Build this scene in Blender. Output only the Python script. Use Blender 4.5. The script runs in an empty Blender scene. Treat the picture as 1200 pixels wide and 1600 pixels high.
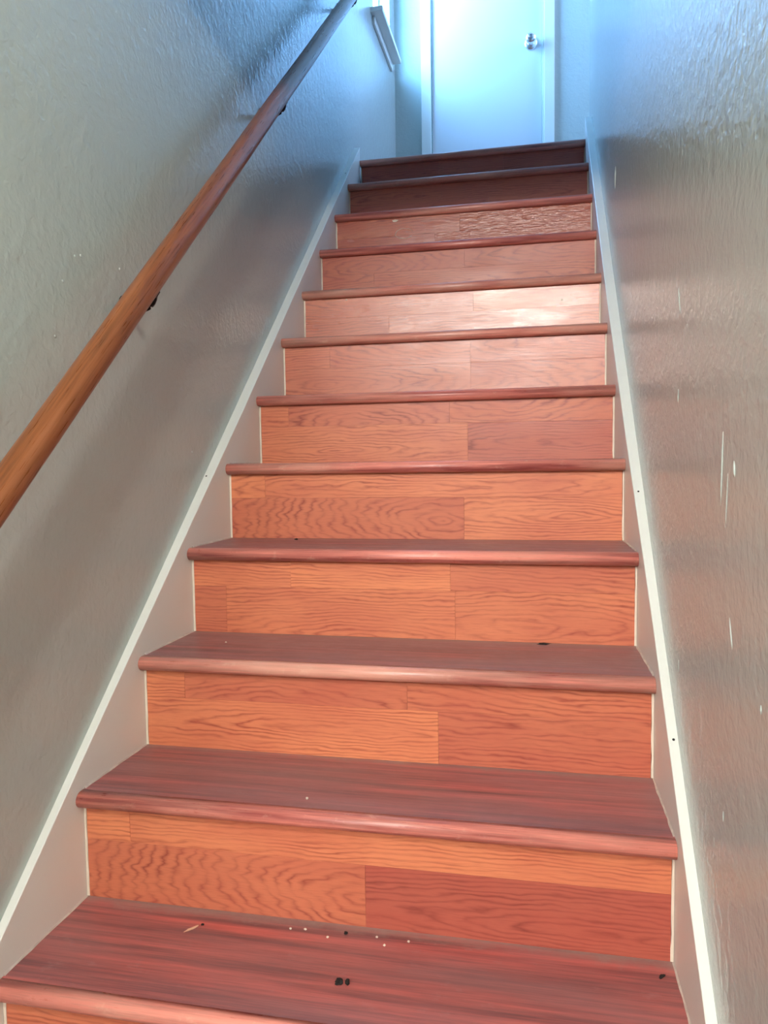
import bpy, bmesh, math, random
from mathutils import Vector, Matrix

random.seed(7)
scene = bpy.context.scene
COL = scene.collection

# ------------------------------------------------------------------ camera
F_PX = 1179.67
YAW, PITCH, ROLL = 0.2036, -0.0646, -0.0134
cy, sy, cp, sp = math.cos(YAW), math.sin(YAW), math.cos(PITCH), math.sin(PITCH)
fwd = Vector((-sy * cp, cy * cp, sp))
r0 = Vector((cy, sy, 0.0))
u0 = r0.cross(fwd)
right = r0 * math.cos(ROLL) + u0 * math.sin(ROLL)
up = right.cross(fwd)
cam_data = bpy.data.cameras.new('camera')
cam_data.sensor_fit = 'VERTICAL'
cam_data.sensor_height = 36.0
cam_data.lens = F_PX / 1600.0 * 36.0
cam_data.clip_start = 0.02
cam = bpy.data.objects.new('camera', cam_data)
m3 = Matrix((right, up, -fwd)).transposed()
cam.matrix_world = Matrix.Translation((0.2764, -0.8643, 0.7161)) @ m3.to_4x4()
COL.objects.link(cam)
scene.camera = cam

# ------------------------------------------------------------------ world, lights, exposure
scene.view_settings.view_transform = 'Standard'
scene.view_settings.look = 'None'
scene.view_settings.gamma = 1.0
scene.view_settings.use_curve_mapping = False
scene.view_settings.exposure = 0.42

world = bpy.data.worlds.new('sky')
scene.world = world
world.use_nodes = True
bg = world.node_tree.nodes['Background']
bg.inputs['Color'].default_value = (0.23, 0.57, 1.15, 1)
bg.inputs['Strength'].default_value = 39.0


def area(name, loc, direction, sx, sy_, power, color, portal=False, shape='RECTANGLE'):
    ld = bpy.data.lights.new(name, 'AREA')
    ld.shape = shape
    ld.size = sx
    ld.size_y = sy_
    ld.energy = power
    ld.color = color
    if portal:
        ld.cycles.is_portal = True
    o = bpy.data.objects.new(name, ld)
    o.location = loc
    o.rotation_euler = Vector(direction).to_track_quat('-Z', 'Y').to_euler()
    COL.objects.link(o)
    return o


# sky portal in the landing window
area('window_portal', (-0.60, 2.90, 3.36), (1, 0, 0), 0.40, 1.14, 1.0, (1, 1, 1), portal=True)
# lamp in the lower hall behind the viewer, and the hall's own daylight from the left of it
HALL_LAMP = 265.0            # radiance of the pendant globe
UPPER_FILL = 23.0           # watts of the fill light added in the upper hall
HALL_WINDOW = 74.0          # watts through the hall's high window

# ------------------------------------------------------------------ measured stair (metres)
W2 = 0.46
NY = [0.0032, 0.2076, 0.4099, 0.6170, 0.8230, 1.0295, 1.2357, 1.4427, 1.6485, 1.8531, 2.0589, 2.2710]
NZ = [-0.0006, 0.1830, 0.3571, 0.5401, 0.7196, 0.8972, 1.0805, 1.2592, 1.4421, 1.6228, 1.8033, 1.9735]
RUN, RISE = 0.2061, 0.1800
NOSE_T = 0.026
OVER = 0.0228
LOW_FLOOR = -0.54
LAND = NZ[11]
BACK = 3.243
WL, WR = -0.480, 0.478
RW_END = 2.455


def interp(xs, ys, x):
    if x <= xs[0]:
        return ys[0]
    for a, b, c, d in zip(xs, xs[1:], ys, ys[1:]):
        if x <= b:
            return c + (d - c) * (x - a) / (b - a)
    return ys[-1]


def XL(y):
    return interp([-0.6, 0.0, 0.25, 0.95, 2.3], [-0.468, -0.467, -0.4655, -0.4545, -0.4545], y)


def XR(y):
    return interp([-0.6, 0.0, 0.45, 0.82, 1.25, 2.3], [0.4655, 0.4650, 0.4632, 0.4570, 0.4525, 0.4525], y)


# ------------------------------------------------------------------ object helpers
def link(name, bm, mat=None, parent=None, smooth=False):
    me = bpy.data.meshes.new(name)
    bmesh.ops.recalc_face_normals(bm, faces=bm.faces[:])
    bm.to_mesh(me)
    bm.free()
    if smooth:
        for p in me.polygons:
            p.use_smooth = True
    if mat:
        me.materials.append(mat)
    o = bpy.data.objects.new(name, me)
    COL.objects.link(o)
    if parent:
        o.parent = parent
    return o


def empty(name, loc=(0, 0, 0)):
    o = bpy.data.objects.new(name, None)
    o.location = loc
    o.empty_display_size = 0.1
    COL.objects.link(o)
    return o


def tag(o, label=None, cat=None, group=None, kind=None):
    if label:
        o['label'] = label
    if cat:
        o['category'] = cat
    if group:
        o['group'] = group
    if kind:
        o['kind'] = kind
    return o


def recentre(o):
    """move the object's origin to its mesh centre (keeps the place)"""
    vs = o.data.vertices
    lo = [min(v.co[i] for v in vs) for i in range(3)]
    hi = [max(v.co[i] for v in vs) for i in range(3)]
    c = Vector([(a + b) / 2 for a, b in zip(lo, hi)])
    for v in vs:
        v.co -= c
    o.location = o.location + c
    return o


def box_bm(bm, x0, x1, y0, y1, z0, z1, bevel=0.0, seg=1):
    vs = [bm.verts.new((x, y, z)) for z in (z0, z1) for y in (y0, y1) for x in (x0, x1)]
    q = [(0, 1, 3, 2), (4, 6, 7, 5), (0, 4, 5, 1), (2, 3, 7, 6), (0, 2, 6, 4), (1, 5, 7, 3)]
    fs = [bm.faces.new([vs[i] for i in f]) for f in q]
    if bevel > 0:
        es = list({e for f in fs for e in f.edges})
        bmesh.ops.bevel(bm, geom=es, offset=bevel, segments=seg, affect='EDGES', profile=0.5)
    return fs


def box(name, x0, x1, y0, y1, z0, z1, mat, parent=None, bevel=0.0, seg=1):
    bm = bmesh.new()
    box_bm(bm, x0, x1, y0, y1, z0, z1, bevel, seg)
    return link(name, bm, mat, parent)


def prism_x(name, prof, mat, parent=None, inset=0.0, smooth_ok=False, cuts=1):
    """profile of (y, z) swept across the stair between the two skirt faces"""
    bm = bmesh.new()
    rows = []
    for k in range(cuts + 1):
        t = k / cuts
        row = []
        for (y, z) in prof:
            a, b = XL(y) + inset, XR(y) - inset
            row.append(bm.verts.new((a + (b - a) * t, y, z)))
        rows.append(row)
    n = len(prof)
    for r1, r2 in zip(rows, rows[1:]):
        for i in range(n):
            bm.faces.new((r1[i], r1[(i + 1) % n], r2[(i + 1) % n], r2[i]))
    bm.faces.new(rows[0])
    bm.faces.new(rows[-1])
    return link(name, bm, mat, parent)


def tube(bm, pts, rad, seg=12, cap=True, flat=1.0):
    """round bar along points (rad may be a list)"""
    rings = []
    n = len(pts)
    for i, p in enumerate(pts):
        p = Vector(p)
        a = Vector(pts[max(i - 1, 0)])
        b = Vector(pts[min(i + 1, n - 1)])
        d = (b - a).normalized()
        ref = Vector((1, 0, 0)) if abs(d.x) < 0.8 else Vector((0, 0, 1))
        s = d.cross(ref).normalized()
        t = s.cross(d).normalized()
        r = rad[i] if isinstance(rad, (list, tuple)) else rad
        rings.append([bm.verts.new(p + s * math.cos(2 * math.pi * k / seg) * r
                                   + t * math.sin(2 * math.pi * k / seg) * r * flat) for k in range(seg)])
    for r1, r2 in zip(rings, rings[1:]):
        for k in range(seg):
            bm.faces.new((r1[k], r1[(k + 1) % seg], r2[(k + 1) % seg], r2[k]))
    if cap:
        bm.faces.new(rings[0])
        bm.faces.new(rings[-1])


def lathe_y(bm, c, prof, seg=28):
    """profile of (distance along -y, radius) turned about an axis through c"""
    rings = []
    for (d, r) in prof:
        rings.append([bm.verts.new((c[0] + math.cos(2 * math.pi * k / seg) * r, c[1] - d,
                                    c[2] + math.sin(2 * math.pi * k / seg) * r)) for k in range(seg)])
    for r1, r2 in zip(rings, rings[1:]):
        for k in range(seg):
            bm.faces.new((r1[k], r1[(k + 1) % seg], r2[(k + 1) % seg], r2[k]))
    bm.faces.new(rings[0])
    bm.faces.new(rings[-1])


# ------------------------------------------------------------------ materials
def srgb(r, g, b):
    def f(c):
        c /= 255.0
        return c / 12.92 if c <= 0.04045 else ((c + 0.055) / 1.055) ** 2.4
    return (f(r), f(g), f(b), 1.0)


class Nodes:
    def __init__(self, name):
        self.m = bpy.data.materials.new(name)
        self.m.use_nodes = True
        self.t = self.m.node_tree
        self.b = self.t.nodes['Principled BSDF']
        self.out = self.t.nodes['Material Output']

    def n(self, kind, **kw):
        o = self.t.nodes.new(kind)
        for k, v in kw.items():
            if k.startswith('_'):
                setattr(o, k[1:], v)
        return o

    def l(self, a, b):
        self.t.links.new(a, b)

    def inp(self, sock, v):
        if hasattr(v, 'is_output'):
            self.l(v, sock)
        else:
            sock.default_value = v

    def math(self, op, a, b=0.0, c=0.0):
        o = self.n('ShaderNodeMath', _operation=op)
        for i, v in enumerate((a, b, c)):
            self.inp(o.inputs[i], v)
        return o.outputs[0]

    def noise(self, vec, scale, detail=3.0, rough=0.55, dist=0.0):
        o = self.n('ShaderNodeTexNoise')
        self.l(vec, o.inputs['Vector'])
        o.inputs['Scale'].default_value = scale
        o.inputs['Detail'].default_value = detail
        o.inputs['Roughness'].default_value = rough
        o.inputs['Distortion'].default_value = dist
        return o.outputs['Fac']

    def mapping(self, vec, scale=(1, 1, 1), loc=None):
        o = self.n('ShaderNodeMapping')
        self.l(vec, o.inputs['Vector'])
        o.inputs['Scale'].default_value = scale
        if loc is not None:
            self.inp(o.inputs['Location'], loc)
        return o.outputs['Vector']

    def ramp(self, fac, stops):
        o = self.n('ShaderNodeValToRGB')
        self.l(fac, o.inputs['Fac'])
        el = o.color_ramp.elements
        el[0].position, el[0].color = stops[0]
        el[1].position, el[1].color = stops[-1]
        for p, c in stops[1:-1]:
            e = el.new(p)
            e.color = c
        return o.outputs['Color']

    def mix(self, fac, a, b, mode='MIX'):
        o = self.n('ShaderNodeMix', _data_type='RGBA', _blend_type=mode)
        self.inp(o.inputs[0], fac)
        self.inp(o.inputs[6], a)
        self.inp(o.inputs[7], b)
        return o.outputs[2]

    def maprange(self, v, a, b, c, d):
        o = self.n('ShaderNodeMapRange')
        self.inp(o.inputs[0], v)
        for i, x in enumerate((a, b, c, d)):
            o.inputs[i + 1].default_value = x
        return o.outputs[0]

    def bump(self, height, strength, dist):
        o = self.n('ShaderNodeBump')
        self.l(height, o.inputs['Height'])
        o.inputs['Strength'].default_value = strength
        o.inputs['Distance'].default_value = dist
        self.l(o.outputs['Normal'], self.b.inputs['Normal'])

    def objco(self):
        return self.n('ShaderNodeTexCoord').outputs['Object']

    def worldco(self):
        return self.n('ShaderNodeNewGeometry').outputs['Position']


def paint_material(name, col, rough, peel=0.0008, mottle=0.05, spec=0.5, scale=95.0):
    N = Nodes(name)
    p = N.worldco()
    big = N.noise(p, 2.2, 3)
    c2 = tuple(min(1, c * (1 - mottle)) for c in col[:3]) + (1,)
    c3 = tuple(min(1, c * (1 + mottle)) for c in col[:3]) + (1,)
    N.l(N.ramp(big, [(0.3, c2), (0.7, c3)]), N.b.inputs['Base Color'])
    N.b.inputs['Roughness'].default_value = rough
    N.b.inputs['Specular IOR Level'].default_value = spec
    if peel > 0:
        a = N.noise(p, scale, 2, 0.5, 0.4)
        b = N.noise(p, scale * 0.37, 2, 0.5, 0.3)
        h = N.math('ADD', N.math('MULTIPLY', a, 0.6), N.math('MULTIPLY', b, 0.7))
        N.bump(h, 1.0, peel)
    return N.m


def oak_material(name, relief):
    """printed oak strips: object colour carries r = redness, g = grain seed, b = cathedral amount, a = gloss"""
    N = Nodes(name)
    info = N.n('ShaderNodeObjectInfo')
    sep = N.n('ShaderNodeSeparateColor')
    N.l(info.outputs['Color'], sep.inputs[0])
    red, seed, cath = sep.outputs[0], sep.outputs[1], sep.outputs[2]
    gloss = info.outputs['Alpha']
    co = N.objco()
    off = N.n('ShaderNodeCombineXYZ')
    N.l(N.math('MULTIPLY', seed, 37.0), off.inputs[0])
    N.l(N.math('MULTIPLY', seed, 11.0), off.inputs[1])
    N.l(N.math('MULTIPLY', seed, 23.0), off.inputs[2])
    base = N.mapping(co, (1, 1, 1), off.outputs[0])
    warp = N.noise(N.mapping(base, (2.6, 1, 9.0)), 1.0, 2, 0.45)
    warp2 = N.noise(N.mapping(base, (16, 1, 70.0)), 1.0, 2, 0.5)
    xyz = N.n('ShaderNodeSeparateXYZ')
    N.l(co, xyz.inputs[0])
    cx = N.math('ADD', xyz.outputs[0], N.math('MULTIPLY', N.math('SUBTRACT', seed, 0.5), 0.55))
    cz = N.math('ADD', xyz.outputs[2], N.math('MULTIPLY', N.math('SUBTRACT', N.math('FRACT', N.math('MULTIPLY', seed, 7.3)), 0.5), 0.11))
    # cathedral arches: nested long ellipses about (cx, cz)
    rad = N.math('SQRT', N.math('ADD', N.math('POWER', N.math('MULTIPLY', N.math('ABSOLUTE', cx), cath), 2.0),
                                N.math('POWER', N.math('ABSOLUTE', cz), 2.0)))
    f = N.math('ADD', N.math('MULTIPLY', rad, N.math('MAXIMUM', N.math('SUBTRACT', 158.0, N.math('MULTIPLY', cath, 300.0)), 95.0)),
               N.math('ADD', N.math('MULTIPLY', warp, 6.5), N.math('MULTIPLY', warp2, 1.9)))
    band = N.math('FRACT', f)
    line = N.maprange(N.math('ABSOLUTE', N.math('SUBTRACT', band, 0.62)), 0.0, 0.40, 1.0, 0.0)
    line = N.math('POWER', N.math('MAXIMUM', line, 0.0), 1.7)
    fade = N.maprange(N.noise(N.mapping(base, (7, 1, 34.0)), 1.0, 3, 0.6), 0.34, 0.66, 0.15, 1.0)
    line = N.math('MULTIPLY', line, fade)
    pores = N.noise(N.mapping(base, (30, 1, 900.0)), 1.0, 2, 0.6)
    pore = N.maprange(pores, 0.52, 0.72, 0.0, 1.0)
    patch = N.noise(N.mapping(base, (4.0, 1, 14.0)), 1.0, 2)
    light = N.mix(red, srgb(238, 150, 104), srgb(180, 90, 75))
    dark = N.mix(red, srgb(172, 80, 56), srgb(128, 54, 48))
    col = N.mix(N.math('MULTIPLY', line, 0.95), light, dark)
    col = N.mix(N.math('MULTIPLY', pore, 0.30), col, dark)
    col = N.mix(N.maprange(patch, 0.40, 0.75, 0.0, 0.45), col, srgb(182, 84, 70))
    N.l(col, N.b.inputs['Base Color'])
    rn = N.noise(N.mapping(base, (6, 1, 22)), 1.0, 3)
    rough = N.math('ADD', N.math('SUBTRACT', 0.60, N.math('MULTIPLY', gloss, 0.34)), N.maprange(rn, 0.3, 0.7, -0.05, 0.07))
    N.l(rough, N.b.inputs['Roughness'])
    N.l(N.maprange(gloss, 0.4, 1.0, 0.5, 1.0), N.b.inputs['Specular IOR Level'])
    h = N.math('ADD', N.math('MULTIPLY', N.noise(N.mapping(base, (14, 1, 260.0)), 1.0, 2), 1.0), N.math('MULTIPLY', pore, -0.3))
    if relief > 0.001:
        h = N.math('ADD', h, N.math('MULTIPLY', N.noise(N.mapping(base, (60, 1, 130)), 1.0, 3), 1.5))
    N.bump(h, 0.55, relief)
    return N.m


def tread_material(name, c_hi, c_lo, c_worn, worn_lo, worn_hi, rough, dust=0.0):
    N = Nodes(name)
    info = N.n('ShaderNodeObjectInfo')
    sep = N.n('ShaderNodeSeparateColor')
    N.l(info.outputs['Color'], sep.inputs[0])
    seed, wear = sep.outputs[1], sep.outputs[0]
    co = N.objco()
    off = N.n('ShaderNodeCombineXYZ')
    N.l(N.math('MULTIPLY', seed, 31.0), off.inputs[0])
    N.l(N.math('MULTIPLY', seed, 13.0), off.inputs[1])
    base = N.mapping(co, (1, 1, 1), off.outputs[0])
    streak = N.noise(N.mapping(base, (2.0, 60, 60)), 1.0, 5, 0.68)
    fine = N.noise(N.mapping(base, (16, 420, 420)), 1.0, 3, 0.65)
    big = N.noise(N.mapping(base, (2.4, 9, 9)), 1.0, 3, 0.6)
    blot = N.noise(N.mapping(base, (26, 40, 40)), 1.0, 4, 0.7)
    col = N.ramp(streak, [(0.36, c_lo), (0.62, c_hi)])
    worn = N.maprange(N.math('ADD', N.math('ADD', N.math('MULTIPLY', big, 0.75), N.math('MULTIPLY', fine, 0.3)),
                             N.math('MULTIPLY', wear, 0.30)), worn_lo, worn_hi, 0.0, 0.9)
    col = N.mix(worn, col, c_worn)
    col = N.mix(N.maprange(fine, 0.5, 0.8, 0.0, 0.35), col, c_lo)
    col = N.mix(N.maprange(blot, 0.60, 0.78, 0.0, 0.30), col, tuple(min(1, x * 1.5) for x in c_worn[:3]) + (1,))
    if dust > 0:
        sx = N.n('ShaderNodeSeparateXYZ')
        N.l(co, sx.inputs[0])
        dn = N.math('ADD', sx.outputs[1], N.math('MULTIPLY', N.math('SUBTRACT', blot, 0.5), 0.05))
        col = N.mix(N.maprange(dn, 0.074, 0.098, 0.0, dust), col, srgb(150, 128, 120))
    N.l(col, N.b.inputs['Base Color'])
    N.l(N.maprange(N.math('ADD', N.math('MULTIPLY', blot, 0.5), N.math('MULTIPLY', fine, 0.5)), 0.35, 0.65, rough - 0.08, rough + 0.1), N.b.inputs['Roughness'])
    N.bump(N.math('ADD', fine, N.math('MULTIPLY', blot, 0.4)), 0.5, 0.0003)
    return N.m


def rail_material():
    N = Nodes('rail_oak')
    co = N.objco()
    # object local z runs along the rail
    a = N.noise(N.mapping(co, (70, 70, 2.5)), 1.0, 4, 0.6)
    b = N.noise(N.mapping(co, (330, 330, 12)), 1.0, 2, 0.6)
    c = N.noise(N.mapping(co, (14, 14, 1.2)), 1.0, 2)
    f = N.math('ADD', N.math('MULTIPLY', a, 0.7), N.math('MULTIPLY', b, 0.3))
    col = N.ramp(f, [(0.34, srgb(96, 50, 24)), (0.5, srgb(138, 80, 46)), (0.68, srgb(158, 98, 66))])
    col = N.mix(N.maprange(c, 0.4, 0.7, 0, 0.4), col, srgb(132, 80, 32))
    N.l(col, N.b.inputs['Base Color'])
    N.l(N.maprange(b, 0.3, 0.7, 0.26, 0.38), N.b.inputs['Roughness'])
    N.bump(f, 0.3, 0.0004)
    return N.m


def plain(name, col, rough, metal=0.0, spec=0.5, noise_amt=0.04):
    N = Nodes(name)
    p = N.objco()
    v = N.noise(p, 40.0, 3)
    a = tuple(min(1, c * (1 - noise_amt)) for c in col[:3]) + (1,)
    b = tuple(min(1, c * (1 + noise_amt)) for c in col[:3]) + (1,)
    N.l(N.ramp(v, [(0.3, a), (0.7, b)]), N.b.inputs['Base Color'])
    N.b.inputs['Roughness'].default_value = rough
    N.b.inputs['Metallic'].default_value = metal
    N.b.inputs['Specular IOR Level'].default_value = spec
    return N.m


def glass_material():
    N = Nodes('window_glass')
    g = N.n('ShaderNodeBsdfGlass')
    g.inputs['IOR'].default_value = 1.05
    g.inputs['Roughness'].default_value = 0.0
    g.inputs['Color'].default_value = (0.97, 0.99, 1, 1)
    t = N.n('ShaderNodeBsdfTransparent')
    mx = N.n('ShaderNodeMixShader')
    mx.inputs[0].default_value = 0.9
    N.l(g.outputs[0], mx.inputs[1])
    N.l(t.outputs[0], mx.inputs[2])
    N.l(mx.outputs[0], N.out.inputs['Surface'])
    return N.m


M_WALL = paint_material('wall_semigloss', srgb(184, 194, 189), 0.21, peel=0.0022, mottle=0.02, scale=80.0)
M_CEIL = paint_material('ceiling_paint', srgb(205, 205, 200), 0.7, peel=0.0006)
M_TRIM = paint_material('trim_white', srgb(232, 233, 226), 0.34, peel=0.0002, mottle=0.03)
M_DOOR = paint_material('door_white', srgb(218, 220, 222), 0.30, peel=0.00012, mottle=0.02)
M_OAK = oak_material('oak_laminate', 0.0004)
M_OAK_VARNISH = oak_material('oak_laminate_runny_varnish', 0.0022)
M_TREAD = tread_material('tread_worn', srgb(196, 98, 90), srgb(110, 56, 57), srgb(146, 110, 110), 0.46, 0.86, 0.42, 0.75)
M_NOSE = tread_material('nosing_red_oak', srgb(238, 148, 132), srgb(146, 66, 64), srgb(236, 186, 164), 0.55, 0.90, 0.33)
M_BACK = plain('riser_backing', srgb(170, 92, 66), 0.7)
M_CAULK = plain('cream_caulk', srgb(232, 218, 200), 0.5)
M_CAULK_GREY = plain('grey_caulk', srgb(196, 186, 176), 0.55, noise_amt=0.25)
M_RAIL = rail_material()
M_IRON = plain('dark_bronze', srgb(30, 25, 24), 0.35, 0.6)
M_CHROME = plain('chrome', (0.86, 0.86, 0.88, 1), 0.24, 1.0)
M_STEEL = plain('brushed_steel', (0.45, 0.45, 0.48, 1), 0.3, 1.0)
M_DARK = plain('dark_grit', srgb(30, 24, 22), 0.8)
M_PALE = plain('pale_grit', srgb(228, 214, 198), 0.7)
M_CHIP = plain('wood_splinter', srgb(214, 168, 140), 0.7)
M_GLASS = glass_material()
M_FLOOR = tread_material('hall_floor', srgb(150, 100, 80), srgb(110, 70, 55), srgb(130, 95, 82), 0.5, 0.9, 0.4)

# ------------------------------------------------------------------ the setting
T = 0.12                       # wall thickness
TOP = LAND + 2.44              # upper ceiling
HALL_CEIL = 2.36
HDR_Y, HDR_Z = 0.60, 1.74
S = dict(kind='structure')


def struct(o, label=None):
    tag(o, label, None, None, 'structure')
    return o


# left wall with the window opening near its far end
WY0, WY1, WZ0, WZ1 = 2.700, 3.105, 2.798, 3.93
bm = bmesh.new()
ys = [-0.62, WY0, WY1, BACK]
zs = [LOW_FLOOR, WZ0, WZ1, TOP]


def wall_x(bm, xa, xb, ys, zs, hole):
    def face_grid(x):
        return [[bm.verts.new((x, y, z)) for z in zs] for y in ys]
    A, B = face_grid(xa), face_grid(xb)
    ny, nz = len(ys), len(zs)
    for i in range(ny - 1):
        for j in range(nz - 1):
            if (i, j) == hole:
                for (p, q) in (((i, j), (i + 1, j)), ((i + 1, j), (i + 1, j + 1)), ((i + 1, j + 1), (i, j + 1)), ((i, j + 1), (i, j))):
                    bm.faces.new((A[p[0]][p[1]], A[q[0]][q[1]], B[q[0]][q[1]], B[p[0]][p[1]]))
                continue
            for G in (A, B):
                bm.faces.new((G[i][j], G[i + 1][j], G[i + 1][j + 1], G[i][j + 1]))
    for i in range(ny - 1):
        for j in (0, nz - 1):
            bm.faces.new((A[i][j], A[i + 1][j], B[i + 1][j], B[i][j]))
    for j in range(nz - 1):
        for i in (0, ny - 1):
            bm.faces.new((A[i][j], A[i][j + 1], B[i][j + 1], B[i][j]))


wall_x(bm, WL, WL - T, ys, zs, (1, 1))
wall_left = struct(link('wall_left', bm, M_WALL), 'grey semi-gloss stairwell wall that carries the handrail and the landing window')

wall_right = struct(box('wall_right', WR, WR + T, -0.62, RW_END, LOW_FLOOR, TOP, M_WALL),
                    'grey semi-gloss stairwell wall on the right, with paint drips')
HX = 1.75                      # far side of the upper hall
DX0, DX1 = -0.281, 0.2893      # door slab
DZ1 = LAND + 2.03
JB = 0.0                       # jamb reveal is carried by the casing
bm = bmesh.new()
box_bm(bm, WL - T, DX0 - 0.006, BACK, BACK + T, LAND - 0.3, TOP)
box_bm(bm, DX1 + 0.006, HX, BACK, BACK + T, LAND - 0.3, TOP)
box_bm(bm, DX0 - 0.006, DX1 + 0.006, BACK, BACK + T, DZ1 + 0.006, TOP)
struct(link('wall_back', bm, M_WALL), 'painted wall at the head of the stairs around the white door')
struct(box('wall_hall', HX, HX + T, RW_END - T, BACK + T, LAND - 0.3, TOP, M_WALL))
struct(box('wall_hall', WR + T, HX, RW_END - T, RW_END, LAND - 0.3, TOP, M_WALL))
struct(box('floor_landing', WL, HX, NY[11] + 0.19, BACK, LAND - 0.03, LAND, M_FLOOR))
struct(box('ceiling', WL - T, HX + T, HDR_Y, BACK + T, TOP, TOP + 0.1, M_CEIL))
struct(box('wall_front', WL, WR, HDR_Y - T, HDR_Y, HDR_Z, TOP, M_WALL))
# lower hall behind the viewer
struct(box('wall_understairs_seal', WL, WR + T, NY[11] + 0.20, NY[11] + 0.30, LOW_FLOOR, LAND - 0.03, M_WALL))  # unseen, added to stop sky light leaking in beneath the treads
struct(box('wall_leak_seal', DX0 - 0.2, DX1 + 0.2, BACK + 0.6, BACK + 0.65, LAND - 0.3, TOP, M_WALL))  # unseen box added behind the door to block light through its gaps
struct(box('wall_leak_seal', DX0 - 0.25, DX0 - 0.2, BACK + T, BACK + 0.65, LAND - 0.3, TOP, M_WALL))
struct(box('wall_leak_seal', DX1 + 0.2, DX1 + 0.25, BACK + T, BACK + 0.65, LAND - 0.3, TOP, M_WALL))
struct(box('floor_leak_seal', DX0 - 0.25, DX1 + 0.25, BACK, BACK + 0.65, LAND - 0.06, LAND - 0.0, M_FLOOR))  # bottom of the added light-blocking box
HB, HXL, HXR = -3.3, -1.7, 1.3
struct(box('floor', HXL, HXR, HB, NY[11] + 0.30, LOW_FLOOR - 0.05, LOW_FLOOR, M_FLOOR))
struct(box('ceiling_hall', HXL - T, HXR + T, HB - T, HDR_Y - T, HALL_CEIL, HALL_CEIL + 0.1, M_CEIL))
struct(box('wall_hall', HXL - T, HXL, HB, -0.62, LOW_FLOOR, HALL_CEIL, M_WALL))
struct(box('wall_hall', HXR, HXR + T, HB, -0.62, LOW_FLOOR, HALL_CEIL, M_WALL))
struct(box('wall_hall', HXL - T, HXR + T, HB - T, HB, LOW_FLOOR, HALL_CEIL, M_WALL))
struct(box('wall_hall', HXL - T, WL, -0.62, -0.62 + T, LOW_FLOOR, HALL_CEIL, M_WALL))
struct(box('wall_hall', WR, HXR + T, -0.62, -0.62 + T, LOW_FLOOR, HALL_CEIL, M_WALL)) if False else \
    struct(box('wall_hall', WR + T, HXR + T, -0.62, -0.62 + T, LOW_FLOOR, HALL_CEIL, M_WALL))


# skirt boards (stringers) against both walls
def skirt(name, side, c, top_y, label):
    X = XL if side < 0 else XR
    xw = WL if side < 0 else WR
    ys = [-0.62, -0.3, 0.0, 0.15, 0.25, 0.45, 0.65, 0.82, 0.95, 1.1, 1.25, 1.5, 1.8, 2.1, top_y]
    bm = bmesh.new()
    rows = []
    for y in ys:
        zt = 0.876 * y + c
        zb = max(0.876 * y - 0.34, LOW_FLOOR)
        ch = 0.0012
        xi = X(y)
        rows.append([bm.verts.new(p) for p in ((xw, y, zb), (xi, y, zb), (xi, y, zt - ch), (xi + side * ch, y, zt), (xw, y, zt))])
    n = 5
    for a, b in zip(rows, rows[1:]):
        for i in range(n):
            bm.faces.new((a[i], a[(i + 1) % n], b[(i + 1) % n], b[i]))
    bm.faces.new(rows[0])
    bm.faces.new(rows[-1])
    return struct(link(name, bm, M_TRIM), label)


sk_l = skirt('baseboard_left', -1, 0.030, 2.278, 'white skirt board running up the stairs below the handrail')
sk_r = skirt('baseboard_right', 1, 0.040, 2.318, 'white skirt board running up the stairs along the right wall')


def nail(parent, x, y, z):
    bm = bmesh.new()
    nrm = Vector((0, -0.659, 0.752))
    bmesh.ops.create_uvsphere(bm, u_segments=8, v_segments=5, radius=0.0022)
    for v in bm.verts:
        v.co = Vector((v.co.x, v.co.y, v.co.z * 0.3))
    rot = nrm.to_track_quat('Z', 'Y').to_matrix()
    for v in bm.verts:
        v.co = rot @ v.co + Vector((x, y, z))
    return link('nail_hole', bm, M_DARK, parent)


nail(sk_l, -0.474, 0.7552, 0.876 * 0.7552 + 0.0305)
nail(sk_l, -0.466, 2.075, 0.876 * 2.075 + 0.0305)
nail(sk_r, 0.4715, 0.2967, 0.876 * 0.2967 + 0.0405)
nail(sk_r, 0.468, 0.700, 0.876 * 0.700 + 0.0405)


# paint drips and little lumps on the walls
def lump(name, parent, x, p, q, w, th, mat):
    """flattened streak on a wall of constant x from p to q, both (y, z)"""
    bm = bmesh.new()
    pts, rad = [], []
    for i in range(7):
        t = i / 6
        pts.append((x, p[0] + (q[0] - p[0]) * t, p[1] + (q[1] - p[1]) * t))
        rad.append(max(0.0004, w * math.sin(math.pi * min(0.96, 0.06 + t * 0.9)) ** 0.7))
    tube(bm, pts, rad, 8, True)
    for v in bm.verts:
        v.co.x = x + (v.co.x - x) * th
    return link(name, bm, mat, parent, True)


for p, q, w in [((0.0453, 0.746), (0.052, 0.663), 0.0022), ((-0.0053, 0.7136), (-0.009, 0.6968), 0.0030),
                ((0.339, 0.969), (0.321, 0.9285), 0.0022), ((1.318, 1.508), (1.332, 1.454), 0.005),
                ((0.003, 0.544), (-0.010, 0.512), 0.0018), ((0.017, 0.322), (0.017, 0.310), 0.0015),
                ((0.02, 0.70), (0.028, 0.64), 0.0014), ((-0.12, 0.487), (-0.12, 0.478), 0.002),
                ((0.30, 0.42), (0.30, 0.40), 0.002), ((0.33, 0.82), (0.332, 0.80), 0.0018)]:
    lump('paint_drip', wall_right, WR, p, q, w, 0.55, M_WALL)
for y, z in [(0.2491, 1.0191), (0.285, 1.0681), (0.3014, 1.0735), (0.2232, 0.9271), (0.6982, 0.7483), (0.7945, 0.8465), (0.4223, 1.0799)]:
    lump('paint_lump', wall_left, WL, (y, z), (y + 0.004, z - 0.004), 0.0026, 0.6, M_WALL)

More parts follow.
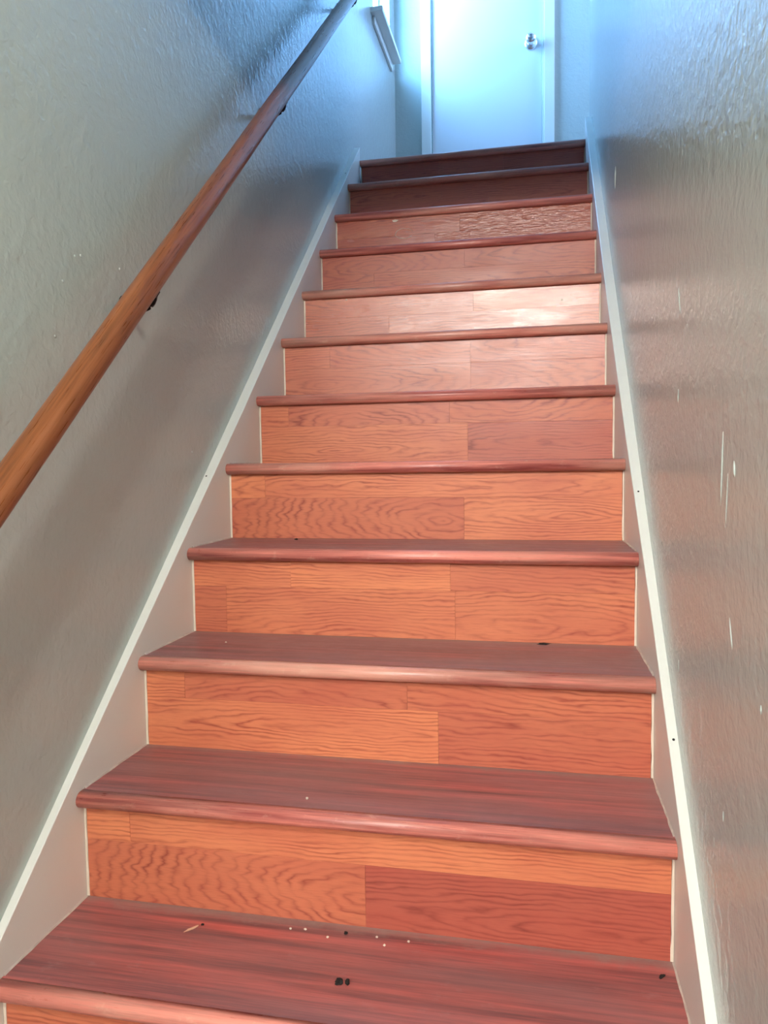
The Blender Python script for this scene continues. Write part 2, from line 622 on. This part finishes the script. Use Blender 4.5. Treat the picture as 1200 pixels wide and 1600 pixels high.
# ------------------------------------------------------------------ the staircase
stair = tag(empty('staircase', (0, NY[0], LOW_FLOOR)), 'straight wooden staircase with worn red treads and orange oak risers rising to a white door', 'staircase')


def adopt(o, parent):
    """parent without moving (parents here only carry translations)"""
    base = Vector((0, 0, 0))
    p = parent
    while p is not None:
        base += p.location
        p = p.parent
    o.location = o.location - base
    o.parent = parent
    return o


def nosing_profile(y, z, depth):
    r = NOSE_T / 2
    pts = [(y + depth, z)]
    for i in range(13):
        a = math.pi / 2 + math.pi * i / 12
        pts.append((y + r + math.cos(a) * r * 1.0, z - r + math.sin(a) * r))
    pts.append((y + depth, z - NOSE_T))
    return pts


rnd = random.Random(11)
noseY = {k: NY[k] for k in range(12)}
noseZ = {k: NZ[k] for k in range(12)}
for k in (-1, -2):
    noseY[k] = NY[0] + k * RUN
    noseZ[k] = k * RISE
noseY[-3] = NY[0] - 3 * RUN
noseZ[-3] = LOW_FLOOR
riserY = {k: noseY[k + 1] + OVER for k in range(-3, 11)}      # riser k stands on tread k

ND = 0.021
for k in range(-2, 12):
    y, z = noseY[k], noseZ[k]
    yb = riserY[k] + 0.0135 if k < 11 else NY[11] + 0.19
    tr = prism_x('tread', [(y + ND + 0.0004, z), (yb, z), (yb, z - NOSE_T), (y + ND + 0.0004, z - NOSE_T)], M_TREAD, None, 0.0004)
    recentre(tr)
    wear = interp([0, 1, 2, 4, 11], [0.25, 0.5, 0.85, 0.85, 0.6], max(k, 0))
    tr.color = (wear, rnd.random(), 0, 1)
    adopt(tr, stair)
    no = prism_x('nosing', nosing_profile(y, z, ND), M_NOSE, None, 0.0004)
    for p in no.data.polygons:
        p.use_smooth = abs(p.normal.x) < 0.9
    recentre(no)
    no.color = (rnd.random() * 0.6, rnd.random(), 0, 1)
    adopt(no, tr)
    if -1 <= k <= 4:
        for side in (-1, 1):
            X = XL if side < 0 else XR
            bm = bmesh.new()
            rows = []
            for i in range(12):
                yy = y + ND + 0.004 + (riserY[k] - 0.002 - y - ND - 0.004) * i / 11
                w = 0.0022 + rnd.uniform(-0.0008, 0.0010)
                xw = X(yy) - side * 0.0002
                rows.append([bm.verts.new(p) for p in ((xw, yy, z), (xw - side * w, yy, z + 0.0001), (xw - side * 0.0006, yy, z + 0.0016 + rnd.uniform(0, 0.0008)), (xw, yy, z + 0.0022))])
            for r1, r2 in zip(rows, rows[1:]):
                for i in range(4):
                    bm.faces.new((r1[i], r1[(i + 1) % 4], r2[(i + 1) % 4], r2[i]))
            bm.faces.new(rows[0])
            bm.faces.new(rows[-1])
            adopt(recentre(link('caulk_line', bm, M_CAULK_GREY)), tr)

# strips on each riser: rows from the top, (fraction where each strip ends, redness, cathedral)
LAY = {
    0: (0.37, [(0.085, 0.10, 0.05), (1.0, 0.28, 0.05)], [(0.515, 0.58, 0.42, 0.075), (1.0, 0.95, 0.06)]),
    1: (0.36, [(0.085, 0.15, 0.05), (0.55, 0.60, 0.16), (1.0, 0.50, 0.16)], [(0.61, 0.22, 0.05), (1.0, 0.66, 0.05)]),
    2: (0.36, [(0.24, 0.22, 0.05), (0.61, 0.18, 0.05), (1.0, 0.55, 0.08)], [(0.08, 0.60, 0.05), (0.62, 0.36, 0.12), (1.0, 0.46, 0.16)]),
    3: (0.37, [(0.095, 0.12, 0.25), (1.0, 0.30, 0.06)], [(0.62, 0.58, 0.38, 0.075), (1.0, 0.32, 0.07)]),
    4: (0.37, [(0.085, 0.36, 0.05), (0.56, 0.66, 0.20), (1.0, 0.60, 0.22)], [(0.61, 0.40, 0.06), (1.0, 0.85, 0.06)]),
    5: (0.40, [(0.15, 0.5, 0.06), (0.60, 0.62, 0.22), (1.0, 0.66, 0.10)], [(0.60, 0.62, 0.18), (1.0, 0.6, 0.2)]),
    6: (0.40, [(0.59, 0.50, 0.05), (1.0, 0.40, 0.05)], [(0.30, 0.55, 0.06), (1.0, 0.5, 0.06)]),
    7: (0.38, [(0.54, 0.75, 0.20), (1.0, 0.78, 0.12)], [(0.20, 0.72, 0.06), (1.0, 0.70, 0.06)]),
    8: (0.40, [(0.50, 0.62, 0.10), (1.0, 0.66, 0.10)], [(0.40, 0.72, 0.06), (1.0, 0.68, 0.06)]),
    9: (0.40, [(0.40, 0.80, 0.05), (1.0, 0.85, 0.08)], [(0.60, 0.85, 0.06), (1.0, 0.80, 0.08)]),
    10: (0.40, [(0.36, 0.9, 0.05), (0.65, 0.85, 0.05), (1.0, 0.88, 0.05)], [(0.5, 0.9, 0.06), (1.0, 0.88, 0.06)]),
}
GLOSS = {0: 0.35, 1: 0.4, 2: 0.4, 3: 0.45, 4: 0.55, 5: 0.80, 6: 0.92, 7: 0.6, 8: 1.1, 9: 0.5, 10: 0.5}
riser_obj = {}
for k in range(-3, 11):
    y = riserY[k]
    z0, z1 = noseZ[k], noseZ[k + 1] - NOSE_T
    xl, xr = XL(y) + 0.0005, XR(y) - 0.0005
    rb = recentre(box('riser', xl, xr, y + 0.0045, y + 0.016, z0, z1 - 0.0003, M_BACK))
    adopt(rb, stair)
    riser_obj[k] = rb
    split, toprow, botrow = LAY[k] if k >= 0 else LAY[(k + 7)]
    zs_ = z1 - (z1 - z0) * split
    cw = 0.0038
    a, b = xl + cw, xr - cw
    for (row, za, zb) in ((toprow, zs_ + 0.0001, z1), (botrow, z0 + 0.0003, zs_ - 0.0001)):
        prev = 0.0
        for spec in row:
            end, red, cath = spec[:3]
            g = 0.00012
            yj = y + rnd.uniform(-0.0003, 0.0003)
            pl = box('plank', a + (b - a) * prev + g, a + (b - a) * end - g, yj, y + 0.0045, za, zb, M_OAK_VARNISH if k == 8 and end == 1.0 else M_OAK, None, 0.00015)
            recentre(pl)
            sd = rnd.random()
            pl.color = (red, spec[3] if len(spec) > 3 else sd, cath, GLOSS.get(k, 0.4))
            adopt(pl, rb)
            prev = end
    for s_ in (0, 1):
        xa = xl if s_ == 0 else xr - cw
        bm = bmesh.new()
        rows = []
        for i in range(9):
            z = z0 + 0.0008 + (z1 - 0.001 - z0) * i / 8
            jit = rnd.uniform(-0.0012, 0.0006)
            x_in = (xa + cw + jit) if s_ == 0 else (xa - jit)
            x_out = xa if s_ == 0 else xa + cw
            rows.append([bm.verts.new(p) for p in ((x_out, y + 0.0045, z), (x_in, y + 0.0045, z), (x_in, y - 0.0005, z), (x_out, y - 0.0016, z))])
        for r1, r2 in zip(rows, rows[1:]):
            for i in range(4):
                bm.faces.new((r1[i], r1[(i + 1) % 4], r2[(i + 1) % 4], r2[i]))
        bm.faces.new(rows[0])
        bm.faces.new(rows[-1])
        cl = recentre(link('caulk_line', bm, M_CAULK))
        adopt(cl, rb)

# white scratches on the riser that stands on the ninth tread up
yr = riserY[8] - 0.0004
bm = bmesh.new()
loop = []
for i in range(26):
    t = 0.5 + i / 25 * 5.1
    loop.append((-0.201 + math.cos(t) * 0.033 + 0.002 * math.sin(5 * t), yr, 1.541 + math.sin(t) * 0.017 + 0.0015 * math.cos(7 * t)))
tube(bm, loop, 0.0009, 6)
adopt(recentre(link('scratch_mark', bm, M_PALE)), riser_obj[8])
bm = bmesh.new()
bmesh.ops.create_icosphere(bm, subdivisions=2, radius=1.0)
for v in bm.verts:
    n = 1 + 0.25 * math.sin(7 * v.co.x + 3 * v.co.z)
    v.co = Vector((-0.2343 + v.co.x * 0.011 * n, yr + v.co.y * 0.0006, 1.588 + v.co.z * 0.0045 * n))
adopt(recentre(link('paint_chip', bm, M_PALE)), riser_obj[8])
for x, z in ((0.3411, 1.1914), (-0.3156, 1.2281)):
    bm = bmesh.new()
    bmesh.ops.create_uvsphere(bm, u_segments=8, v_segments=6, radius=0.0028)
    for v in bm.verts:
        v.co = Vector((x + v.co.x, riserY[6] - 0.0002 + v.co.y * 0.3, z + v.co.z))
    adopt(recentre(link('nail_head', bm, M_CAULK)), riser_obj[6])

# ------------------------------------------------------------------ handrail
RA = Vector((-0.40, -0.45, 0.7613 + (-0.45 - 0.0745) * 0.885))
RB = Vector((-0.40, 2.16, 2.3856 + (2.16 - 1.8943) * 0.888))
rail_root = tag(empty('handrail', RA), 'round brown oak handrail on dark brackets along the left grey wall', 'handrail')
d = (RB - RA)
L = d.length
bm = bmesh.new()
R_ = 0.0225
prof = []
for i in range(28):
    a = 2 * math.pi * i / 28
    prof.append((math.cos(a) * R_, math.sin(a) * R_))
rings = []
stations = [0.0, 0.003] + [L * i / 30 for i in range(1, 30)] + [L - 0.003, L]
for i, s_ in enumerate(stations):
    sc = 0.88 if i in (0, len(stations) - 1) else 1.0
    wob = 0.0006 * math.sin(s_ * 7)
    rings.append([bm.verts.new((x * sc + wob, y_ * sc, s_)) for x, y_ in prof])
for r1, r2 in zip(rings, rings[1:]):
    for i in range(28):
        bm.faces.new((r1[i], r1[(i + 1) % 28], r2[(i + 1) % 28], r2[i]))
bm.faces.new(rings[0])
bm.faces.new(rings[-1])
rail = link('rail', bm, M_RAIL, rail_root, True)
rail.rotation_euler = d.to_track_quat('Z', 'X').to_euler()


def bracket(y):
    z = RA.z + (y - RA.y) * d.z / d.y
    root = empty('bracket')
    adopt(root, rail_root)
    u = d.normalized()
    nrm = Vector((0, -u.z, u.y))                     # square to the rail, upward
    seat = Vector((-0.40, y, z)) - nrm * R_
    bm = bmesh.new()
    # saddle plate under the rail
    side = Vector((1, 0, 0))
    vs = []
    for a in (-0.011, 0.011):
        for b in (-0.007, 0.007):
            for c in (-0.0035, 0.0002):
                vs.append(bm.verts.new(seat + u * a + side * b + nrm * c))
    for f in ((0, 1, 3, 2), (4, 6, 7, 5), (0, 4, 5, 1), (2, 3, 7, 6), (0, 2, 6, 4), (1, 5, 7, 3)):
        bm.faces.new([vs[i] for i in f])
    sd = adopt(recentre(link('saddle', bm, M_IRON)), root)
    # curved arm down and back to the wall
    bm = bmesh.new()
    wallp = Vector((WL, y + 0.052, z - 0.028))
    pts = []
    p0 = seat - nrm * 0.003
    for i in range(11):
        t = i / 10
        q0, q1, q2 = p0, Vector((-0.400, y + 0.006, z - 0.056)), wallp
        pts.append(q0 * (1 - t) ** 2 + q1 * 2 * t * (1 - t) + q2 * t * t)
    tube(bm, pts, [0.006] * 11, 10)
    adopt(recentre(link('arm', bm, M_IRON, None, True)), root)
    bm = bmesh.new()
    tube(bm, [(WL, wallp.y, wallp.z), (WL + 0.003, wallp.y, wallp.z), (WL + 0.005, wallp.y, wallp.z)], [0.021, 0.021, 0.015], 20)
    adopt(recentre(link('wall_plate', bm, M_IRON)), root)
    return root


for yb in (-0.30, 0.385, 1.135, 2.00):
    bracket(yb)

# ------------------------------------------------------------------ the door at the head of the stairs
door = tag(empty('door_1', (0, BACK, LAND)), 'white flush door with chrome knob at the head of the stairs', None, None, 'structure')
slab = adopt(recentre(box('door_slab', DX0, DX1, BACK + 0.006, BACK + 0.041, LAND + 0.012, DZ1, M_DOOR, None, 0.0015)), door)
# casing, three boards
CW = 0.052
for nm, x0, x1, z0, z1 in (('casing', DX0 - 0.004 - CW, DX0 - 0.004, LAND, DZ1 + CW), ('casing', DX1 + 0.010, DX1 + 0.010 + CW, LAND, DZ1 + CW),
                           ('casing', DX0 - 0.004, DX1 + 0.010, DZ1 + 0.004, DZ1 + CW)):
    adopt(recentre(box(nm, x0, x1, BACK - 0.017, BACK, z0, z1, M_TRIM, None, 0.003, 2)), door)
for nm, x0, x1 in (('door_stop', DX1 + 0.0015, DX1 + 0.010),):
    adopt(recentre(box(nm, x0, x1, BACK - 0.010, BACK + 0.004, LAND, DZ1, M_TRIM, None, 0.001)), door)
KC = (0.2332, BACK + 0.006, 2.8643)
bm = bmesh.new()
lathe_y(bm, KC, [(0, 0.034), (0.003, 0.034), (0.008, 0.030), (0.010, 0.020), (0.012, 0.0145), (0.026, 0.0135), (0.030, 0.017)])
rose = adopt(recentre(link('rosette', bm, M_CHROME, None, True)), door)
bm = bmesh.new()
lathe_y(bm, KC, [(0.028, 0.014), (0.034, 0.021), (0.042, 0.026), (0.052, 0.0275), (0.060, 0.0255), (0.066, 0.020), (0.069, 0.013), (0.0692, 0.011)])
kn = adopt(recentre(link('knob', bm, M_CHROME, None, True)), door)
bm = bmesh.new()
lathe_y(bm, KC, [(0.0690, 0.0108), (0.0712, 0.0104), (0.0715, 0.006), (0.0702, 0.004)])
adopt(recentre(link('key_cylinder', bm, M_STEEL, None, True)), kn)

# ------------------------------------------------------------------ window on the left wall of the landing
win = tag(empty('window_1', (WL, (WY0 + WY1) / 2, WZ0)), 'bright window in the left wall over the landing with a deep white sill', None, None, 'structure')
FX0, FX1 = WL - 0.095, WL - 0.055
fw = 0.022
fr = empty('window_frame')
adopt(fr, win)
for (a, b, c, e) in ((WY0, WY1, WZ0, WZ0 + fw), (WY0, WY1, WZ1 - fw, WZ1), (WY0, WY0 + fw, WZ0 + fw, WZ1 - fw), (WY1 - fw, WY1, WZ0 + fw, WZ1 - fw)):
    adopt(recentre(box('frame_rail', FX0, FX1, a, b, c, e, M_TRIM, None, 0.002)), fr)
adopt(recentre(box('pane', FX0 + 0.016, FX0 + 0.020, WY0 + fw, WY1 - fw, WZ0 + fw, WZ1 - fw, M_GLASS)), win)
# stool and apron
adopt(recentre(box('sill', WL - 0.055, -0.424, 2.646, 3.125, 2.776, 2.798, M_TRIM, None, 0.003, 2)), win)
adopt(recentre(box('apron', WL, WL + 0.013, 2.680, 3.125, 2.742, 2.776, M_TRIM, None, 0.002)), win)

# ------------------------------------------------------------------ fill light added out of view in the upper hall, framed as a window
fill_win = tag(empty('window_fill', (HX, 2.85, LAND + 0.9)), 'unseen window frame added in the upper hall for the light that brightens the landing', None, None, 'structure')
for (a, b, c, e) in ((2.50, 3.20, 0.86, 0.90), (2.50, 3.20, 2.10, 2.14), (2.50, 2.54, 0.90, 2.10), (3.16, 3.20, 0.90, 2.10)):
    adopt(recentre(box('casing', HX - 0.02, HX, a, b, LAND + c, LAND + e, M_TRIM, None, 0.003)), fill_win)
area('upper_fill_light', (HX - 0.01, 2.85, LAND + 1.5), (-1, 0, 0), 0.62, 1.2, UPPER_FILL, (0.46, 0.60, 1.0))  # added to lift the left and back walls of the landing

# ------------------------------------------------------------------ pendant lamp and high window of the lower hall
def glow(name, col, strength):
    N = Nodes(name)
    N.b.inputs['Base Color'].default_value = (0.9, 0.9, 0.88, 1)
    N.b.inputs['Emission Color'].default_value = col
    N.b.inputs['Emission Strength'].default_value = strength
    return N.m


M_GLOBE = glow('lit_opal_globe', (1.0, 0.93, 0.85, 1), HALL_LAMP)
lamp = tag(empty('pendant_lamp', (0.24, -1.55, HALL_CEIL)), 'small lit opal globe lamp hanging from the lower hall ceiling', 'lamp')
bm = bmesh.new()
tube(bm, [(0, 0, 0), (0, 0, -0.02), (0, 0, -0.03)], [0.06, 0.06, 0.04], 24)
link('canopy', bm, M_CHROME, lamp)
bm = bmesh.new()
tube(bm, [(0, 0, -0.03), (0, 0, -0.46)], [0.006, 0.006], 10)
link('stem', bm, M_IRON, lamp)
bm = bmesh.new()
bmesh.ops.create_uvsphere(bm, u_segments=24, v_segments=14, radius=0.075)
for v in bm.verts:
    v.co.z -= 0.53
link('globe', bm, M_GLOBE, lamp, True)

HWX0, HWX1, HWZ0, HWZ1 = -1.65, 0.62, 1.62, 2.24
win2 = tag(empty('window_2', ((HWX0 + HWX1) / 2, HB, HWZ0)), 'wide high window in the far wall of the lower hall', None, None, 'structure')
for (a, b, c, e) in ((HWX0, HWX1, HWZ0 - 0.05, HWZ0), (HWX0, HWX1, HWZ1, HWZ1 + 0.05), (HWX0 - 0.05, HWX0, HWZ0, HWZ1), (HWX1, HWX1 + 0.05, HWZ0, HWZ1)):
    adopt(recentre(box('casing', a, b, HB, HB + 0.03, c, e, M_TRIM, None, 0.003)), win2)
for x in (-1.33, -0.98):
    adopt(recentre(box('mullion', x - 0.06, x + 0.06, HB + 0.03, HB + 0.06, HWZ0, HWZ1, M_TRIM, None, 0.003)), win2)
area('hall_daylight', ((HWX0 + HWX1) / 2, HB + 0.015, (HWZ0 + HWZ1) / 2), (0, 1, 0), HWX1 - HWX0, HWZ1 - HWZ0, HALL_WINDOW, (1.0, 0.97, 0.93))


# ------------------------------------------------------------------ grit on the treads
def crumb(name, x, y, z, size, mat, label, cat, group=None, seed=0, rot=0.0):
    r = random.Random(seed)
    bm = bmesh.new()
    bmesh.ops.create_icosphere(bm, subdivisions=2, radius=1.0)
    for v in bm.verts:
        n = 1 + 0.35 * r.uniform(-1, 1)
        v.co = Vector((v.co.x * size[0] * n, v.co.y * size[1] * n, v.co.z * size[2] * n))
    zmin = min(v.co.z for v in bm.verts)
    for v in bm.verts:
        v.co.z -= zmin
    o = link(name, bm, mat)
    o.location = (x, y, z - 0.0006)
    o.rotation_euler = (0, 0, rot)
    return tag(o, label, cat, group)


Z0, Z1, Z2, Z3 = NZ[0], NZ[1], NZ[2], NZ[3]
crumb('crumb', 0.0045, 0.100, Z0, (0.0055, 0.0060, 0.003), M_DARK, 'larger black crumb of a close pair on the lowest red tread', 'crumb', None, 1)
crumb('crumb', 0.0165, 0.1005, Z0, (0.0030, 0.0050, 0.003), M_DARK, 'smaller black crumb just right of the larger one on lowest tread', 'crumb', None, 2)
crumb('splinter', -0.2521, 0.176, Z0, (0.0105, 0.0020, 0.0015), M_CHIP, 'pale wood splinter lying on the left half of the lowest tread', 'splinter', None, 3, 0.9)
crumb('crumb', -0.2395, 0.189, Z0, (0.0022, 0.0020, 0.0018), M_DARK, 'tiny dark crumb beside the pale splinter on the lowest tread', 'crumb', None, 4)
crumb('crumb', -0.0133, 0.2085, Z0, (0.0028, 0.0026, 0.002), M_DARK, 'tiny dark crumb at the foot of the lowest full riser', 'crumb', None, 5)
crumb('leaf_fragment', 0.4426, 0.195, Z0, (0.0065, 0.0028, 0.0012), M_DARK, 'dark flat fragment at the right end of the lowest tread', 'debris', None, 6, 0.9)
for i, (x, y) in enumerate([(-0.0383, 0.1947), (0.0352, 0.209), (-0.0775, 0.207), (-0.1005, 0.2045), (0.0841, 0.2065), (0.05, 0.192)]):
    crumb('grit_speck', x, y, Z0, (0.0019, 0.0017, 0.0014), M_PALE, 'tiny pale grit speck on the lowest tread, ' + ('fourth from the left', 'first right of the dark crumb', 'second from the left', 'farthest left of the row', 'farthest right of the row', 'lowest, right of dark crumb')[i], 'grit', 'pale grit specks at the back of the lowest tread', 20 + i)
crumb('grit_speck', -0.0871, 0.2592, Z1, (0.0018, 0.0040, 0.0013), M_PALE, 'small pale fleck near the nosing of the second lowest tread', 'grit', None, 31, 0.5)
crumb('crumb', 0.285, 0.628, Z2, (0.0130, 0.0030, 0.0020), M_DARK, 'ragged dark crumb at the riser foot of the third tread, right half', 'crumb', None, 32)
crumb('grit_speck', -0.347, 0.551, Z2, (0.0018, 0.0018, 0.0014), M_PALE, 'white speck of grit at the left end of the third tread', 'grit', None, 33)
crumb('crumb', -0.281, 0.815, Z3, (0.0040, 0.0030, 0.0020), M_DARK, 'small dark crumb at the riser foot of the fourth tread, left half', 'crumb', None, 34)
